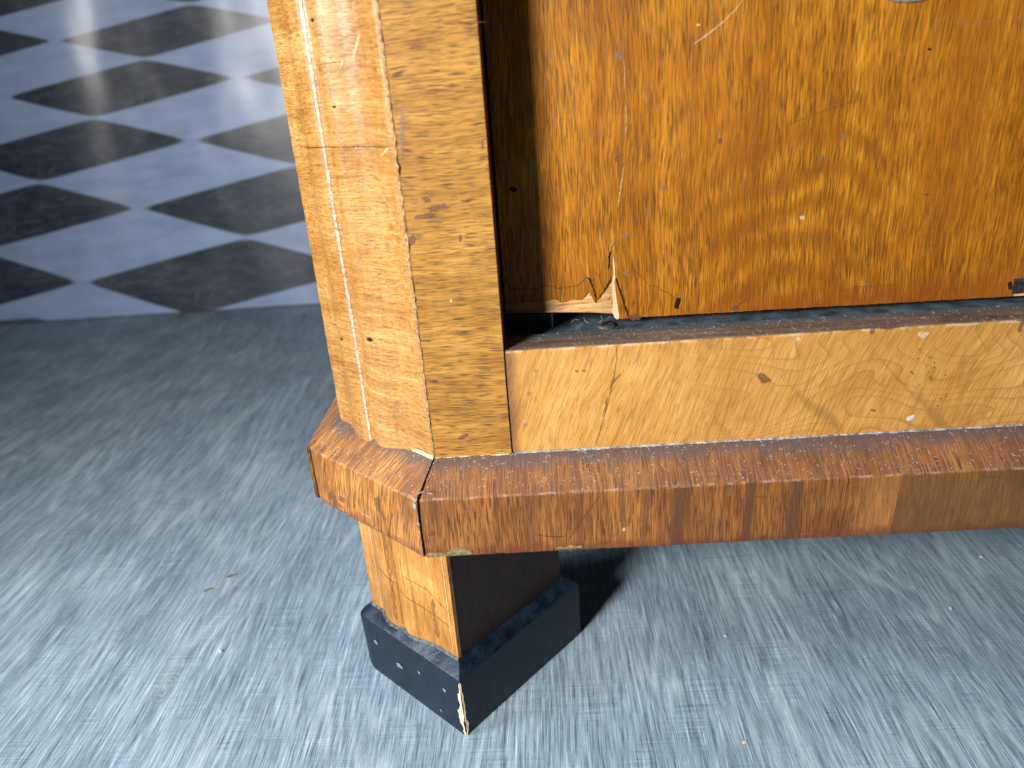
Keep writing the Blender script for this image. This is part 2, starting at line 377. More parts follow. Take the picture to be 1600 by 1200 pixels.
# ---- backdrop print: a marble chequerboard seen in perspective; homography from (x, z) on the sheet to tile units
YB = 1.17
def solve(Am, bv):
    n = len(bv); Mx = [r[:]+[b] for r, b in zip(Am, bv)]
    for i in range(n):
        p = max(range(i, n), key=lambda k: abs(Mx[k][i])); Mx[i], Mx[p] = Mx[p], Mx[i]
        for k in range(n):
            if k != i:
                f = Mx[k][i]/Mx[i][i]
                for j in range(i, n+1): Mx[k][j] -= f*Mx[i][j]
    return [Mx[i][n]/Mx[i][i] for i in range(n)]
corr = [((152, 184), (0, 0)), ((299, 221), (1, 0)), ((17, 152), (-1, 0)), ((58, 284), (1, 1)), ((217, 325), (2, 1)), ((386, 370), (3, 1)),
        ((128, 442), (3, 2)), ((221, 92), (-1, -1)), ((82, 64), (-2, -1))]
AtA = [[0]*8 for _ in range(8)]; Atb = [0]*8
for (px, py), (i, j) in corr:
    P = at(px, py, (0, YB, 0), (0, 1, 0)); X, Z = P.x, P.z
    for row, b in (([X, Z, 1, 0, 0, 0, -i*X, -i*Z], i), ([0, 0, 0, X, Z, 1, -j*X, -j*Z], j)):
        for a in range(8):
            Atb[a] += row[a]*b
            for c in range(8): AtA[a][c] += row[a]*row[c]
H = solve(AtA, Atb)
def mk_backdrop():
    m = M('printed_vinyl_backdrop'); x, y, z = m.xyz()
    lin = lambda a, b, c: m.math('MULTIPLY_ADD', x, a, m.math('MULTIPLY_ADD', z, b, c))
    den = lin(H[6], H[7], 1)
    u = m.math('DIVIDE', lin(H[0], H[1], H[2]), den); v = m.math('DIVIDE', lin(H[3], H[4], H[5]), den)
    s = m.math('MULTIPLY', m.math('SINE', m.math('MULTIPLY', u, pi)), m.math('SINE', m.math('MULTIPLY', v, pi)))
    par = m.step(s, -.004, .022)
    cb = m.n('ShaderNodeCombineXYZ'); m.l(u, cb.inputs[0]); m.l(v, cb.inputs[1])
    uv = cb.outputs[0]
    vein = m.noise(uv, 2.3, 6, .7, 1.6)
    vl = m.step(m.math('ABSOLUTE', m.math('SUBTRACT', vein, .5)), .022, 0)
    darkc = m.mix(m.math('MULTIPLY', vl, .45), m.ramp(m.noise(uv, 1.5, 4), [(.3, (.016, .024, .048)), (.75, (.055, .068, .105))]), (.20, .23, .27))  # lighter end of the dark tiles paints in reflection haze
    lightc = m.ramp(m.noise(uv, 3, 5, .7), [(.25, (.26, .36, .56)), (.55, (.38, .50, .77)), (.8, (.44, .57, .86))])
    col = m.mix(par, lightc, darkc)
    wv = m.noise(m.map(sc=(4.5, 1, 2.2), loc=(1.3, 0, .4)), det=1.5)
    m.bump(wv, .8, .05)
    return m.out(col, .36, 1, .8, .27)
mat_backdrop = mk_backdrop()

# ---------------------------------------------------------------- object helpers
def link(name, verts, faces, mat, parent=None, smooth=False, label=None):
    me = bpy.data.meshes.new(name); me.from_pydata([tuple(v) for v in verts], [], faces); me.validate(); me.update()
    bm = bmesh.new(); bm.from_mesh(me); bmesh.ops.recalc_face_normals(bm, faces=bm.faces[:]); bm.to_mesh(me); bm.free()
    if mat: me.materials.append(mat)
    if smooth:
        for p in me.polygons: p.use_smooth = True
    o = bpy.data.objects.new(name, me); COL.objects.link(o)
    if parent: o.parent = parent
    if label: o['label'] = label
    return o
def bev(o, w=.0006, seg=2, ang=.6):
    b = o.modifiers.new('bevel', 'BEVEL'); b.width = w; b.segments = seg; b.limit_method = 'ANGLE'; b.angle_limit = ang
    return o
def boxv(x0, x1, y0, y1, z0, z1):
    v = [(x, y, z) for z in (z0, z1) for y in (y0, y1) for x in (x0, x1)]
    f = [(0, 2, 3, 1), (4, 5, 7, 6), (0, 1, 5, 4), (2, 6, 7, 3), (0, 4, 6, 2), (1, 3, 7, 5)]
    return v, f
def box(name, b, mat, parent=None, bw=.0005, label=None):
    v, f = boxv(*b); o = link(name, v, f, mat, parent, label=label)
    if bw: bev(o, bw)
    return o
def prism(name, poly, z0, z1, mat, parent=None, label=None):
    n = len(poly); v = [(p[0], p[1], z0) for p in poly]+[(p[0], p[1], z1) for p in poly]
    f = [tuple(range(n))[::-1], tuple(range(n, 2*n))]+[(i, (i+1) % n, n+(i+1) % n, n+i) for i in range(n)]
    return link(name, v, f, mat, parent, label=label)
def sheet(name, poly, nrm, thick, mat, parent=None, label=None):
    """polygon (world points on a plane) given a thickness along its normal, front face proud"""
    nrm = Vector(nrm).normalized(); n = len(poly)
    v = [Vector(p)+nrm*thick for p in poly]+[Vector(p)-nrm*.0002 for p in poly]
    bm = bmesh.new(); bv = [bm.verts.new(p) for p in v]
    bm.faces.new(bv[:n]); bm.faces.new(bv[n:][::-1])
    for i in range(n): bm.faces.new((bv[i], bv[n+i], bv[n+(i+1) % n], bv[(i+1) % n]))
    bm.normal_update(); bmesh.ops.triangulate(bm, faces=[f for f in bm.faces if len(f.verts) > 4], ngon_method='EAR_CLIP'); bmesh.ops.recalc_face_normals(bm, faces=bm.faces[:])
    me = bpy.data.meshes.new(name); bm.to_mesh(me); bm.free(); me.materials.append(mat)
    o = bpy.data.objects.new(name, me); COL.objects.link(o); o.parent = parent
    if label: o['label'] = label
    return o
def jit(seed, amp): return (mn.noise(Vector((seed*3.17, seed*.7, 1.3))))*amp
def stroke(name, pts, wid, plane, mat, parent, off=.00018, label=None, ragged=.35):
    """a thin irregular ribbon following photo pixels on a plane"""
    p0, n = plane; n = Vector(n).normalized()
    W = [at(x, y, p0, n) for x, y in pts]
    P = []
    for i in range(len(W)-1):
        k = max(1, int((W[i+1]-W[i]).length/.0012))
        for j in range(k): P.append(W[i].lerp(W[i+1], j/k))
    P.append(W[-1]); L = len(P); vs = []; fs = []
    for i, p in enumerate(P):
        t = (P[min(i+1, L-1)]-P[max(i-1, 0)]).normalized(); s = n.cross(t)
        ta = min(1, (i+.35)/2.5, (L-1-i+.35)/2.5)
        hw = wid/2*ta*(1+random.uniform(-ragged, ragged)*1.5); c = s*random.uniform(-1, 1)*wid*ragged*.6
        vs += [p+n*off+c+s*hw, p+n*off+c-s*hw]
        if i: fs.append((2*i-2, 2*i-1, 2*i+1, 2*i))
    return link(name, vs, fs, mat, parent, label=label)
def blob(name, c, rx, ry, ang, plane, mat, parent, off=.00015, label=None, n=14, rag=.3):
    p0, nn = plane; nn = Vector(nn).normalized(); C0 = at(*c, p0, nn)
    ax = (at(c[0]+cos(ang), c[1]+sin(ang), p0, nn)-C0); k = ax.length; ax.normalize(); ay = nn.cross(ax)
    rx *= k; ry *= k; vs = [C0+nn*off*1.8]; 
    for i in range(n):
        a = 2*pi*i/n; q = 1+random.uniform(-rag, rag)*(.5 if max(rx, ry) < .003 else 1)
        vs.append(C0+nn*off+ax*cos(a)*rx*q+ay*sin(a)*ry*q)
    return link(name, vs, [(0, 1+i, 1+(i+1) % n) for i in range(n)], mat, parent, smooth=True, label=label)

def tag(o, label, cat=None, group=None, kind=None):
    if label: o['label'] = label
    if cat: o['category'] = cat
    if group: o['group'] = group
    if kind: o['kind'] = kind
    return o

# ---------------------------------------------------------------- floor
fo = link('floor', *(lambda v, f: (v, f))(*boxv(-3.2, 3.4, -2.2, 2.6, -.02, 0)), mat_floor)
fo['kind'] = 'structure'

# ---------------------------------------------------------------- printed backdrop sheet
vs = []; fs = []; nx, nz = 120, 40; x0, x1 = -1.9, 1.7
for side in (0, 1):
    for j in range(nz+1):
        for i in range(nx+1):
            x = x0+(x1-x0)*i/nx; t = j/nz
            z = .003+t*1.75 if j else (.010 if x < -1.045 else .003)
            y = YB+.007*sin(x*9+1)*min(1, t*1.6)+.003*sin(x*17+t*3)*min(1, t*2)+side*.0015
            vs.append((x, y, z))
q = (nx+1)*(nz+1)
for s in (0, 1):
    for j in range(nz):
        for i in range(nx):
            a = s*q+j*(nx+1)+i; fs.append((a, a+1, a+nx+2, a+nx+1))
bo = link('photo_backdrop', vs, fs, mat_backdrop, smooth=True)
tag(bo, 'glossy hanging sheet printed with a dark and pale marble chequerboard behind the cabinet', 'backdrop')

# ---------------------------------------------------------------- cabinet
cab = bpy.data.objects.new('wooden_cabinet', None); COL.objects.link(cab)
tag(cab, 'old orange-brown veneered cabinet with fluted canted corner, chipped drawer front and black foot', 'cabinet')

# flute profile of the canted corner, t = 0 at its left edge, 1 at the front arris, d outward in mm
PROF = [(0, 0), (.04, 0), (.10, .0), (.15, .3), (.19, 1.6), (.23, 3.0), (.275, 3.9), (.32, 4.2), (.365, 4.1), (.392, 3.8), (.41, 3.2), (.425, 2.3), (.432, 2.15), (.45, 2.5),
        (.485, 3.6), (.53, 4.1), (.58, 3.7), (.64, 2.6), (.70, 1.4), (.76, .6), (.83, .15), (.90, .1), (.96, .25), (1, 0)]
def prof(t):
    for (a, da), (b, db) in zip(PROF, PROF[1:]):
        if t <= b:
            s = (t-a)/(b-a); return 1.45*(da+(db-da)*s)/1000
    return 0
TS = sorted(set([i/60 for i in range(61)]+[.392, .41, .425, .432, .441]))
def psurf(t, z, off=0):
    q = U*(CL*(1-t)); return Vector((q.x, q.y, z))+N*(prof(t)+off)
def fluted(name, zb, zt, mat, parent, depth, wear=0, inset=0):
    nz = max(6, int((zt-zb)/.003)) if wear else 8
    vs = []; fs = []; k = len(TS)
    for j in range(nz+1):
        z = zb+(zt-zb)*j/nz
        for i, t in enumerate(TS):
            o = 0
            if wear:
                if t > .985: o = -abs(jit(z*220, wear))-abs(jit(z*900+5, wear*.6))
                if t < .015: o = -abs(jit(z*260+40, wear*.7))
                o += mn.noise(Vector((t*9, z*40, 2)))*.00018
            vs.append(psurf(t, z, o))
    for j in range(nz):
        for i in range(k-1):
            a = j*k+i; fs.append((a, a+1, a+k+1, a+k))
    b = len(vs)     # back edge verts
    for z in (zb, zt):
        for q in (U*CL+V*depth, V*depth): vs.append((q.x, q.y, z))
    L = [j*k for j in range(nz+1)]; R = [j*k+k-1 for j in range(nz+1)]
    fs += [tuple(L)+(b+2, b), tuple(R)+(b+3, b+1), (b, b+1, b+3, b+2),
           tuple(range(k))+(b+1, b), tuple(range(nz*k, nz*k+k))+(b+3, b+2)]
    o = link(name, vs, fs, mat, parent)
    for p in o.data.polygons:
        if p.index < nz*(k-1): p.use_smooth = True
    e = o.modifiers.new('edges', 'EDGE_SPLIT'); e.split_angle = math.radians(42)
    return o
post = fluted('corner_post', .2135, TOP, mat_post, cab, .012, wear=.0009)
post['label'] = 'fluted canted corner post with a thin crack across it'

# core behind post and stile, so that worn edges show wood
prism('post_core', [(0.0006, .0012), (SW-.001, .0012), (SW-.001, .060), (-A_+.04, .075), (-A_+.0012, B_+.001), (-.0006, .0018)], .20, TOP-.001, mat_side, cab)

# stile veneer, with a chipped left edge
pl = []; zb = Z0-.0005
n = 180
for i in range(n+1):
    z = zb+(TOP-zb)*i/n
    x = .0008+abs(jit(z*300+9, .0009))+(max(0, jit(z*95+3, .0035)-.0007) if z > .30 else 0)
    pl.append((x, 0, z))
for i in range(40, -1, -1):
    z = zb+(TOP-zb)*i/40; pl.append((SW-abs(jit(z*210+77, .0003)), 0, z))
st = sheet('stile', [Vector(p)+Vector((0, .0010, 0)) for p in pl], (0, -1, 0), .0010, mat_stile, cab)
# side of the stile towards the drawer
box('stile_edge', (SW-.0016, SW-.0001, .0014, .060, Z0-.002, TOP-.001), mat_side, cab, 0)

# side panel, carcass, bottom board, top board
box('side_panel', (-A_, -A_+.018, B_+.0005, DEP, Z0-.002, TOP-.0008), mat_side, cab)
prism('bottom_board', [(.004, .004), (WID-.01, .004), (WID-.01, DEP-.004), (-A_+.003, DEP-.004), (-A_+.003, B_+.004)], Z2+.002, Z0-.012, mat_inner, cab)
box('back_panel', (-A_+.02, WID-.02, DEP-.012, DEP-.001, Z2+.004, TOP-.002), mat_inner, cab, 0)
box('top_board', (-A_-.01, WID+.01, -.008, DEP+.005, TOP, TOP+.025), mat_side, cab, .002)
box('stile', (WID-SW, WID, 0, .06, Z0-.0005, TOP-.0005), mat_stile, cab)
box('side_panel', (WID-.018, WID-.0005, .0605, DEP, Z0-.002, TOP-.0008), mat_side, cab)

# ---- rail: veneered front, dusty top, recess behind
pl = []
n = 150; rx1 = WID-SW-.0006; rx0 = SW+.0011
for i in range(n+1):
    x = rx0+(rx1-rx0)*i/n; z = RZ-.0003-abs(jit(x*190, .0005)); 
    for cx_, dd, ww in ((.2775, .0022, .002), (.355, .0010, .006), (.3725, .0022, .0022)): 
        z -= dd*max(0, 1-abs(x-cx_)/ww)
    pl.append((x, .0013, z))
for i in range(30, -1, -1):
    z = Z0+.0012; pl.append((rx0+(rx1-rx0)*i/30, .0013, z))
for i in range(1, 16): 
    z = Z0+.0012+(RZ-.0005-Z0-.0012)*i/16; pl.append((rx0-.0002+abs(jit(z*400, .0005)), .0013, z))
rail = sheet('rail', pl, (0, -1, 0), .0010, mat_rail, cab, label='pale rail veneered with swirling cathedral grain')
box('rail_core', (SW+.0002, WID-SW-.0002, .0014, .0275, Z0-.003, RZ), mat_railtop, cab, .0003, label='dusty grey-brown top edge of the rail')
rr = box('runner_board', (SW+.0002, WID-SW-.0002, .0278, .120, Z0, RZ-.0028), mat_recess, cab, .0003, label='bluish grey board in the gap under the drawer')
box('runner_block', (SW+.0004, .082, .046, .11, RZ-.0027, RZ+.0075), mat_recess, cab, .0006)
# slotted screw in the runner board
C0 = at(946, 506, (0, 0, RZ-.0028), (0, 0, 1))
sc = bpy.data.objects.new('screw', None)
vs = []; fs = []; kk = 20
for r, z in ((.0062, .0), (.0062, .0009), (.0050, .0016), (.0025, .0019)):
    for i in range(kk): vs.append((C0.x+r*cos(2*pi*i/kk), .0430+r*sin(2*pi*i/kk), RZ-.0027+z))
for j in range(3):
    for i in range(kk): fs.append((j*kk+i, j*kk+(i+1) % kk, (j+1)*kk+(i+1) % kk, (j+1)*kk+i))
fs.append(tuple(range(3*kk, 4*kk)))
screw = link('screw', vs, fs, mat_steel, cab, label='old slotted screw head in the gap')
v, f = boxv(-.0058, .0058, -.0006, .0006, RZ-.0010, RZ-.0006)
a = .9; v = [(C0.x+x*cos(a)-y*sin(a), .0430+x*sin(a)+y*cos(a), z) for x, y, z in v]
link('slot', v, f, mat_crack, screw)

# ---- drawer front: substrate + veneer with a torn lower-left corner
DP = ((0, YD, 0), (0, -1, 0))
zb = lambda x: at(x, 0, *DP)
D = lambda x, y, dy=0: at(x, y, (0, YD+dy, 0), (0, 1, 0))
dl = SW+.0015; dr = WID-SW-.0015
sub = [(dl, YD+.0012, TOP-.01), (dr, YD+.0012, TOP-.01), (dr, YD+.0012, .2966)]
botR = D(963, 498).z
for px, py in ((1600, 461.5), (1300, 478), (1100, 489), (1000, 494.5), (966, 496), (956, 489.5), (930, 488), (890, 487.5), (850, 488), (815, 488.5), (780, 490)):
    p = D(px, py, .0012); sub.append((p.x, p.y, p.z))
sub.append((dl, YD+.0012, sub[-1][2]))
subs = sheet('drawer_front', sub, (0, -1, 0), .0004, mat_raw, cab, label='drawer front whose lower left corner has lost its veneer')
box('drawer_body', (dl+.0005, dr-.0005, YD+.0018, YD+.02, sub[-1][2]+.0006, TOP-.011), mat_inner, subs, 0)
edge = [(778, 474), (792, 473), (806, 474), (822, 472.5), (838, 473.5), (852, 470), (858, 468.5), (864, 467), (871, 469), (877, 473), (884, 471), (890, 468.5), (900, 468.5), (908, 468),
        (914, 463), (919, 457), (921, 457), (924, 463), (928, 471), (931, 473.5), (934, 469), (938, 466), (943, 458), (950, 447), (956, 435), (958, 431), (957, 418), (956.5, 405), (957.5, 398),
        (959, 412), (960.5, 428), (963, 434), (967, 452), (973, 472), (979, 488), (983, 496.5)]
edge += [(1000, 495.5), (1030, 494), (1056, 492.5), (1070, 491.5), (1100, 490), (1130, 488.5), (1150, 487), (1200, 484), (1300, 478.5), (1400, 473), (1500, 467.5), (1570, 463.5), (1580, 463)]
ven = [(D(x, y).x, YD+.0008, D(x, y).z) for x, y in edge]
e2 = []
for i in range(len(ven)-1):
    a, b = Vector(ven[i]), Vector(ven[i+1]); k = max(1, int((b-a).length/.0015)); 
    for j in range(k):
        p = a.lerp(b, j/k)
        if j: p.z += random.uniform(-.00022, .00022)
        e2.append(tuple(p))
e2.append(ven[-1]); ven = e2
p = D(1583, 462.5); ven += [(p.x, YD+.0008, p.z), (D(1583, 436).x, YD+.0008, D(1583, 436).z), (D(1590, 434).x+.02, YD+.0008, D(1590, 434).z), (D(1590, 434).x+.02, YD+.0008, .2966),
        (dr, YD+.0008, .2966), (dr, YD+.0008, TOP-.01), (dl, YD+.0008, TOP-.01), (dl, YD+.0008, ven[0][2])]
dv = sheet('drawer_veneer', ven, (0, -1, 0), .0008, mat_drawer, subs, label='orange-brown mahogany veneer, cracked and torn at the lower left')
# loose flake beside the tear (a lifted sliver)
fk = [(961, 434), (966, 449), (972, 469), (978, 487), (982, 497), (968, 497.5), (965, 480), (962, 458), (959.5, 440)]
sheet('veneer_flake', [D(x, y)+Vector((0, .0004, 0)) for x, y in fk], (0, -1, .0), .0011, mat_drawer, subs, label='loose sliver of veneer beside the tear')
fk = [(958, 398), (960, 412), (961, 430), (963, 446), (965, 470), (967.5, 496), (965, 499), (960, 496), (957, 487), (958, 470), (956, 452), (957, 436), (959, 428), (957.5, 412)]
sheet('torn_edge', [D(x, y)+Vector((0, .0003, 0)) for x, y in fk], (0, -1, .0), .0008, mat_pale, subs, label='pale torn edge of the veneer')
fk = [(931, 473), (940, 463), (950, 450), (956, 440), (957, 456), (952, 458), (955, 462), (950, 468), (956, 470), (955, 478), (940, 470)]
sheet('torn_edge', [D(x, y)+Vector((0, .0010, 0)) for x, y in fk], (0, -1, .0), .0008, mat_raw, subs)
DV = ((0, YD, 0), (0, -1, 0)); off = .00012
for pts, wd, mt in [
    ([(780, 455), (810, 451), (838, 452), (852, 446), (862, 446), (873, 451), (884, 449), (903, 446), (912, 438), (916, 433)], .0005, mat_crack_soft),
    ([(915, 432), (921, 436), (925, 446), (930, 456), (931, 473)], .0010, mat_crack),
    ([(884, 451), (882, 461), (880, 471)], .0006, mat_crack_soft), ([(931, 425), (937, 432), (939, 443), (945, 444)], .0004, mat_crack_soft),
    ([(931, 425), (928, 438), (930, 456)], .0003, mat_crack_soft), ([(946, 444), (950, 442), (958, 431)], .0005, mat_crack),
    ([(934, 469), (945, 452), (957, 434)], .0007, mat_crack), ([(951, 422), (952, 402), (955, 388), (958, 377), (962, 371)], .0010, mat_crack),
    ([(962, 433), (968, 450), (975, 470), (983, 496)], .0007, mat_crack), ([(985, 425), (993, 424), (1001, 432), (1008, 438), (1014, 447), (1024, 446), (1032, 453), (1044, 457), (1050, 463), (1058, 469)], .0004, mat_crack_soft),
    ([(1300, 458), (1340, 448), (1400, 446)], .0003, mat_crack_soft), ([(1145, 482), (1160, 472), (1172, 464)], .0006, mat_crack_soft)]:
    stroke('crack', pts, wd, DV, mt, subs, off)
for pts, wd, mt in [([(1162, -4), (1150, 14), (1132, 32), (1108, 52), (1081, 71)], .0006, mat_wear), ([(974, 92), (976, 115), (975, 142)], .0003, mat_wear), ([(978, 160), (979, 186), (977, 212)], .00035, mat_wear),
    ([(975, 258), (970, 292), (965, 324)], .0005, mat_wear), ([(953, 395), (957, 380), (963, 371)], .0004, mat_wear), ([(1460, 26), (1480, 31), (1530, 35), (1575, 32), (1598, 27)], .0004, mat_dent),
    ([(1230, 195), (1290, 172), (1345, 155)], .00025, mat_crack_soft)]:
    stroke('scratch', pts, wd, DV, mt, subs, off*1.5)
for c, rx, ry, an, mt in [((967, 87), 9, 6, 0, mat_dent), ((979, 367), 7, 3, -.4, mat_dent), ((1037, 294), 5, 5, 0, mat_dent), ((1012, 329), 4, 4, 0, mat_dent), ((979, 426), 6, 4, -.2, mat_dent),
    ((860, 88), 3, 4, 0, mat_dent), ((852, 128), 3, 7, 0, mat_dent), ((1091, 39), 3, 2, 0, mat_wear), ((1058, 474), 5, 9, .1, mat_crack), ((1148, 481), 8, 5, .2, mat_dent_d), ((802, 296), 6, 4, 0, mat_crack),
    ((1316, 213), 4, 4, 0, mat_dent), ((1447, 304), 5, 2, 0, mat_dent_d), ((1253, 340), 4, 3, 0, mat_wear), ((1452, 77), 3, 2, 0, mat_crack), ((992, 495), 9, 5, 0, mat_dent_d), ((838, 372), 3, 3, 0, mat_dent),
    ((1012, 473), 2, 2, 0, mat_dent), ((963, 248), 3, 5, 0, mat_dent_d), ((1125, 220), 4, 5, 0, mat_dent_d), ((1355, 445), 5, 3, 0, mat_dent), ((1578, 446), 4, 8, -.3, mat_crack)]:
    blob('dent', c, rx, ry, an, DV, mt, subs, off)
# iron lock plate let into the lower edge at the right, escutcheon at the top
p = D(1584, 435); p2 = D(1590, 461)
box('lock_plate', (p.x, p.x+.03, YD-.0002, YD+.006, p2.z+.0008, p.z), mat_iron, subs, .0006, label='small blackened iron plate let into the lower edge')
vs = []; fs = []; kk = 48
for r, dy in ((1, 0), (1, -.0011), (.955, -.0017), (.93, -.0010), (.3, -.0012)):
    for i in range(kk):
        a = 2*pi*i/kk; vs.append((.2850+.034*r*cos(a), YD+dy-.0001, .4955+.0268*r*sin(a)))
for j in range(4):
    for i in range(kk): fs.append((j*kk+i, j*kk+(i+1) % kk, (j+1)*kk+(i+1) % kk, (j+1)*kk+i))
fs.append(tuple(range(4*kk, 5*kk)))
link('keyhole_escutcheon', vs, fs, mat_escut, subs, smooth=True, label='oval pewter-grey keyhole plate')

# ---- plinth moulding
SEC = [(-.012, Z0-.0001), (0, Z0), (.006, Z0-.0036), (.012, Z0-.0073), (.018, Z0-.0111), (.0236, .2104), (.0246, .2098), (.0252, .2090), (.0253, .2080),
       (.0253, .200), (.0253, .190), (.0253, .180), (.0253, .1720), (.0252, .1682), (.0247, .1671), (.0237, .1666), (-.012, .1666)]
def moulding(name, P, d, nr, Lg, k0, k1, seg, mat, gap0=.0006, gap1=.0006, wear=.0005, rnd0=0, rnd1=0, seed=0, label=None):
    vs = []; fs = []; ns = len(SEC)
    for j in range(seg+1):
        t = j/seg
        for i, (dd, z) in enumerate(SEC):
            dd0 = max(dd, -.012)
            s0 = -k0*dd0+gap0; s1 = Lg+k1*dd0-gap1
            # the mitre edge is ragged
            if gap0 and i in range(4, 16): s0 += abs(jit(z*500+seed, .0010))+rnd0*(1 if 5 <= i <= 8 else .3)
            if gap1 and i in range(4, 16): s1 -= abs(jit(z*500+seed+9, .0010))+rnd1*(1 if i >= 5 else 0)
            s = s0+(s1-s0)*t
            w_ = 0
            if i in (5, 6, 7, 8): w_ = -abs(jit(s*300+i*.15+seed, wear))-max(0, jit(s*90+seed, wear*2)-.0001)
            if i in (13, 14, 15): w_ = -abs(jit(s*280+seed+50, wear))
            en = 0
            if rnd1 and t > .90: en = -((t-.90)/.10)**2*.0020*(1 if i >= 4 else 0)
            q = P+d*s+nr*(dd+w_+en+mn.noise(Vector((s*35, z*60, seed)))*.0002)
            vs.append((q.x, q.y, z+(w_*.5 if i < 9 else -w_*.7)+mn.noise(Vector((s*25, dd*40, seed+4)))*.00025))
    for j in range(seg):
        for i in range(ns-1):
            a = j*ns+i; fs.append((a, a+1, a+ns+1, a+ns))
        fs.append((j*ns+ns-1, j*ns, j*ns+ns, j*ns+2*ns-1))
    fs += [tuple(range(ns)), tuple(range(seg*ns, seg*ns+ns))]
    o = link(name, vs, fs, mat, cab, smooth=True, label=label)
    e = o.modifiers.new('edges', 'EDGE_SPLIT'); e.split_angle = math.radians(38)
    return o
kF = tan(AL/2); kS = tan((pi/2-AL)/2)
FR = Vector((1, 0, 0)); 
mf = moulding('plinth_moulding', Vector((0, 0, 0)), FR, Vector((0, -1, 0)), WID, kF, 0, 520, mat_mould, gap0=.0010, gap1=0, seed=1, rnd0=.0006, label='front plinth moulding in dark cross-grained veneer with chipped lower edge')
mc = moulding('plinth_moulding', Vector((0, 0, 0)), U, N, CL, kF, kS, 70, mat_mould_c, gap0=.0003, gap1=.0004, seed=20, rnd1=.0012, label='canted corner piece of the plinth moulding, grimy and scuffed')
ms = moulding('plinth_moulding', Vector((-A_, B_, 0)), Vector((0, 1, 0)), Vector((-1, 0, 0)), DEP-B_, kS, 0, 120, mat_mould_c, gap0=.0004, gap1=0, seed=40, label='side return of the plinth moulding')
# dark joint filling in the mitres (glue and dirt a little inside the surface)
for nm, P, dr_ in (('mitre_joint', Vector((0, 0, 0)), (Vector((0, -1, 0))+N).normalized()), ('mitre_joint', Vector((-A_, B_, 0)), (N+Vector((-1, 0, 0))).normalized())):
    L_ = MO/cos(AL/2 if P.x == 0 else (pi/2-AL)/2); pr = Vector((dr_.y, -dr_.x, 0))*.0022
    vs = []
    for sgn in (1, -1):
        for a, z in ((-.01, Z0-.002), (0, Z0-.0018), (L_-.0022, Z1-.0018), (L_-.0022, Z2+.0014), (-.01, Z2+.001)):
            q = P+dr_*a+pr*sgn; vs.append((q.x, q.y, z))
    link(nm, vs, [(0, 1, 2, 3, 4), (9, 8, 7, 6, 5)]+[(i, (i+1) % 5, 5+(i+1) % 5, 5+i) for i in range(5)], mat_crack, cab)
# glue / dust line in the angle between rail and moulding, pale veneer edge under the stile
def bead(name, x0, x1, h, y, mat, seed, step=.0016, par=cab):
    vs = []; fs = []; n = int((x1-x0)/step)
    for i in range(n+1):
        x = x0+(x1-x0)*i/n; hh = h*(.75+.55*mn.noise(Vector((x*130, seed, 0)))+random.uniform(-.12, .12)); ww = hh*1.1
        vs += [(x, y, Z0+hh), (x, y-ww*.55, Z0+hh*.45-.0002), (x, y-ww, Z0-.0012), (x, y, Z0-.002)]
        if i:
            a = 4*i-4; fs += [(a+k, a+k+1, a+k+5, a+k+4) for k in range(3)]
    return link(name, vs, fs, mat, par, smooth=True)
bead('glue_line', SW+.002, WID-SW, .0014, .0008, mat_glue, 3)
bead('veneer_edge', .001, SW, .0010, .0004, mat_core, 9, .0010)
# pale bare end grain below the right of the post
vs = []; fs = []; n = 14
for i in range(n+1):
    t = .80+.20*i/n; hh = .0032*sin(min(1, (i+1)/5)*pi/2)
    p = psurf(t, Z0-.0016, .0004+.0006*i/n); q2 = psurf(t, Z0-.0006+hh*.8, .0002)
    vs += [p, q2]
    if i: fs.append((2*i-2, 2*i-1, 2*i+1, 2*i))
link('bare_edge', vs, fs, mat_pale, cab)
# marks on moulding
MF = ((0, -MO, 0), (0, -1, 0))
def chip(pts, plane, mat, par, name='chip', th=.00025):
    p0, n = plane
    return sheet(name, [at(x, y, p0, n) for x, y in pts], n, th, mat, par)
chip([(663, 869), (670, 864), (682, 863), (694, 864), (702, 862), (706, 857), (714, 855), (722, 857), (730, 855), (737, 860), (739, 865.5), (731, 866.5), (716, 867.5), (700, 868.3), (680, 869.5)], MF, mat_chip, mf)
chip([(868, 857.5), (874, 854), (884, 855), (892, 851), (902, 853), (909, 852), (911, 855.3), (900, 856), (884, 857)], MF, mat_chip, mf)
stroke('scratch', [(942, 768), (925, 790), (905, 818), (886, 846)], .0005, MF, mat_crack_soft, mf)
stroke('scratch', [(830, 834), (855, 838), (884, 838)], .0003, MF, mat_crack, mf)
stroke('scratch', [(1175, 776), (1200, 777)], .0007, MF, mat_crack_soft, mf)
stroke('scratch', [(1530, 746), (1565, 744)], .0007, MF, mat_crack_soft, mf)
stroke('scratch', [(1235, 836), (1262, 829), (1300, 832)], .0008, MF, mat_crack_soft, mf)
for pts, w_ in (([(648, 778), (646, 786), (650, 800)], .0011), ([(651, 800), (654, 822), (656, 836)], .0006), ([(650, 772), (662, 768), (676, 772)], .0008)):
    stroke('glue_crumbs', pts, w_, MF, mat_glue, mf, .0004, ragged=.8)
blob('dent', (674, 834), 6, 5, 0, MF, mat_dent_d, mf); blob('dent', (975, 827), 2.5, 3.5, 0, MF, mat_wear, mf)
def box_seam(x, mat, w_=.0006):
    return None
MC = (Vector((0, 0, 0))+N*MO, N)
chip([(584, 778), (590, 776), (592, 788), (597, 800), (604, 812), (600, 814), (592, 800), (586, 790)], MC, mat_dent_d, mc, 'dent', .0002)
stroke('scratch', [(566, 802), (574, 806), (580, 811)], .0005, MC, mat_wear, mc)
stroke('dark_streak', [(592, 768), (598, 800), (606, 835), (612, 862)], .0012, MC, mat_dent_d, mc)
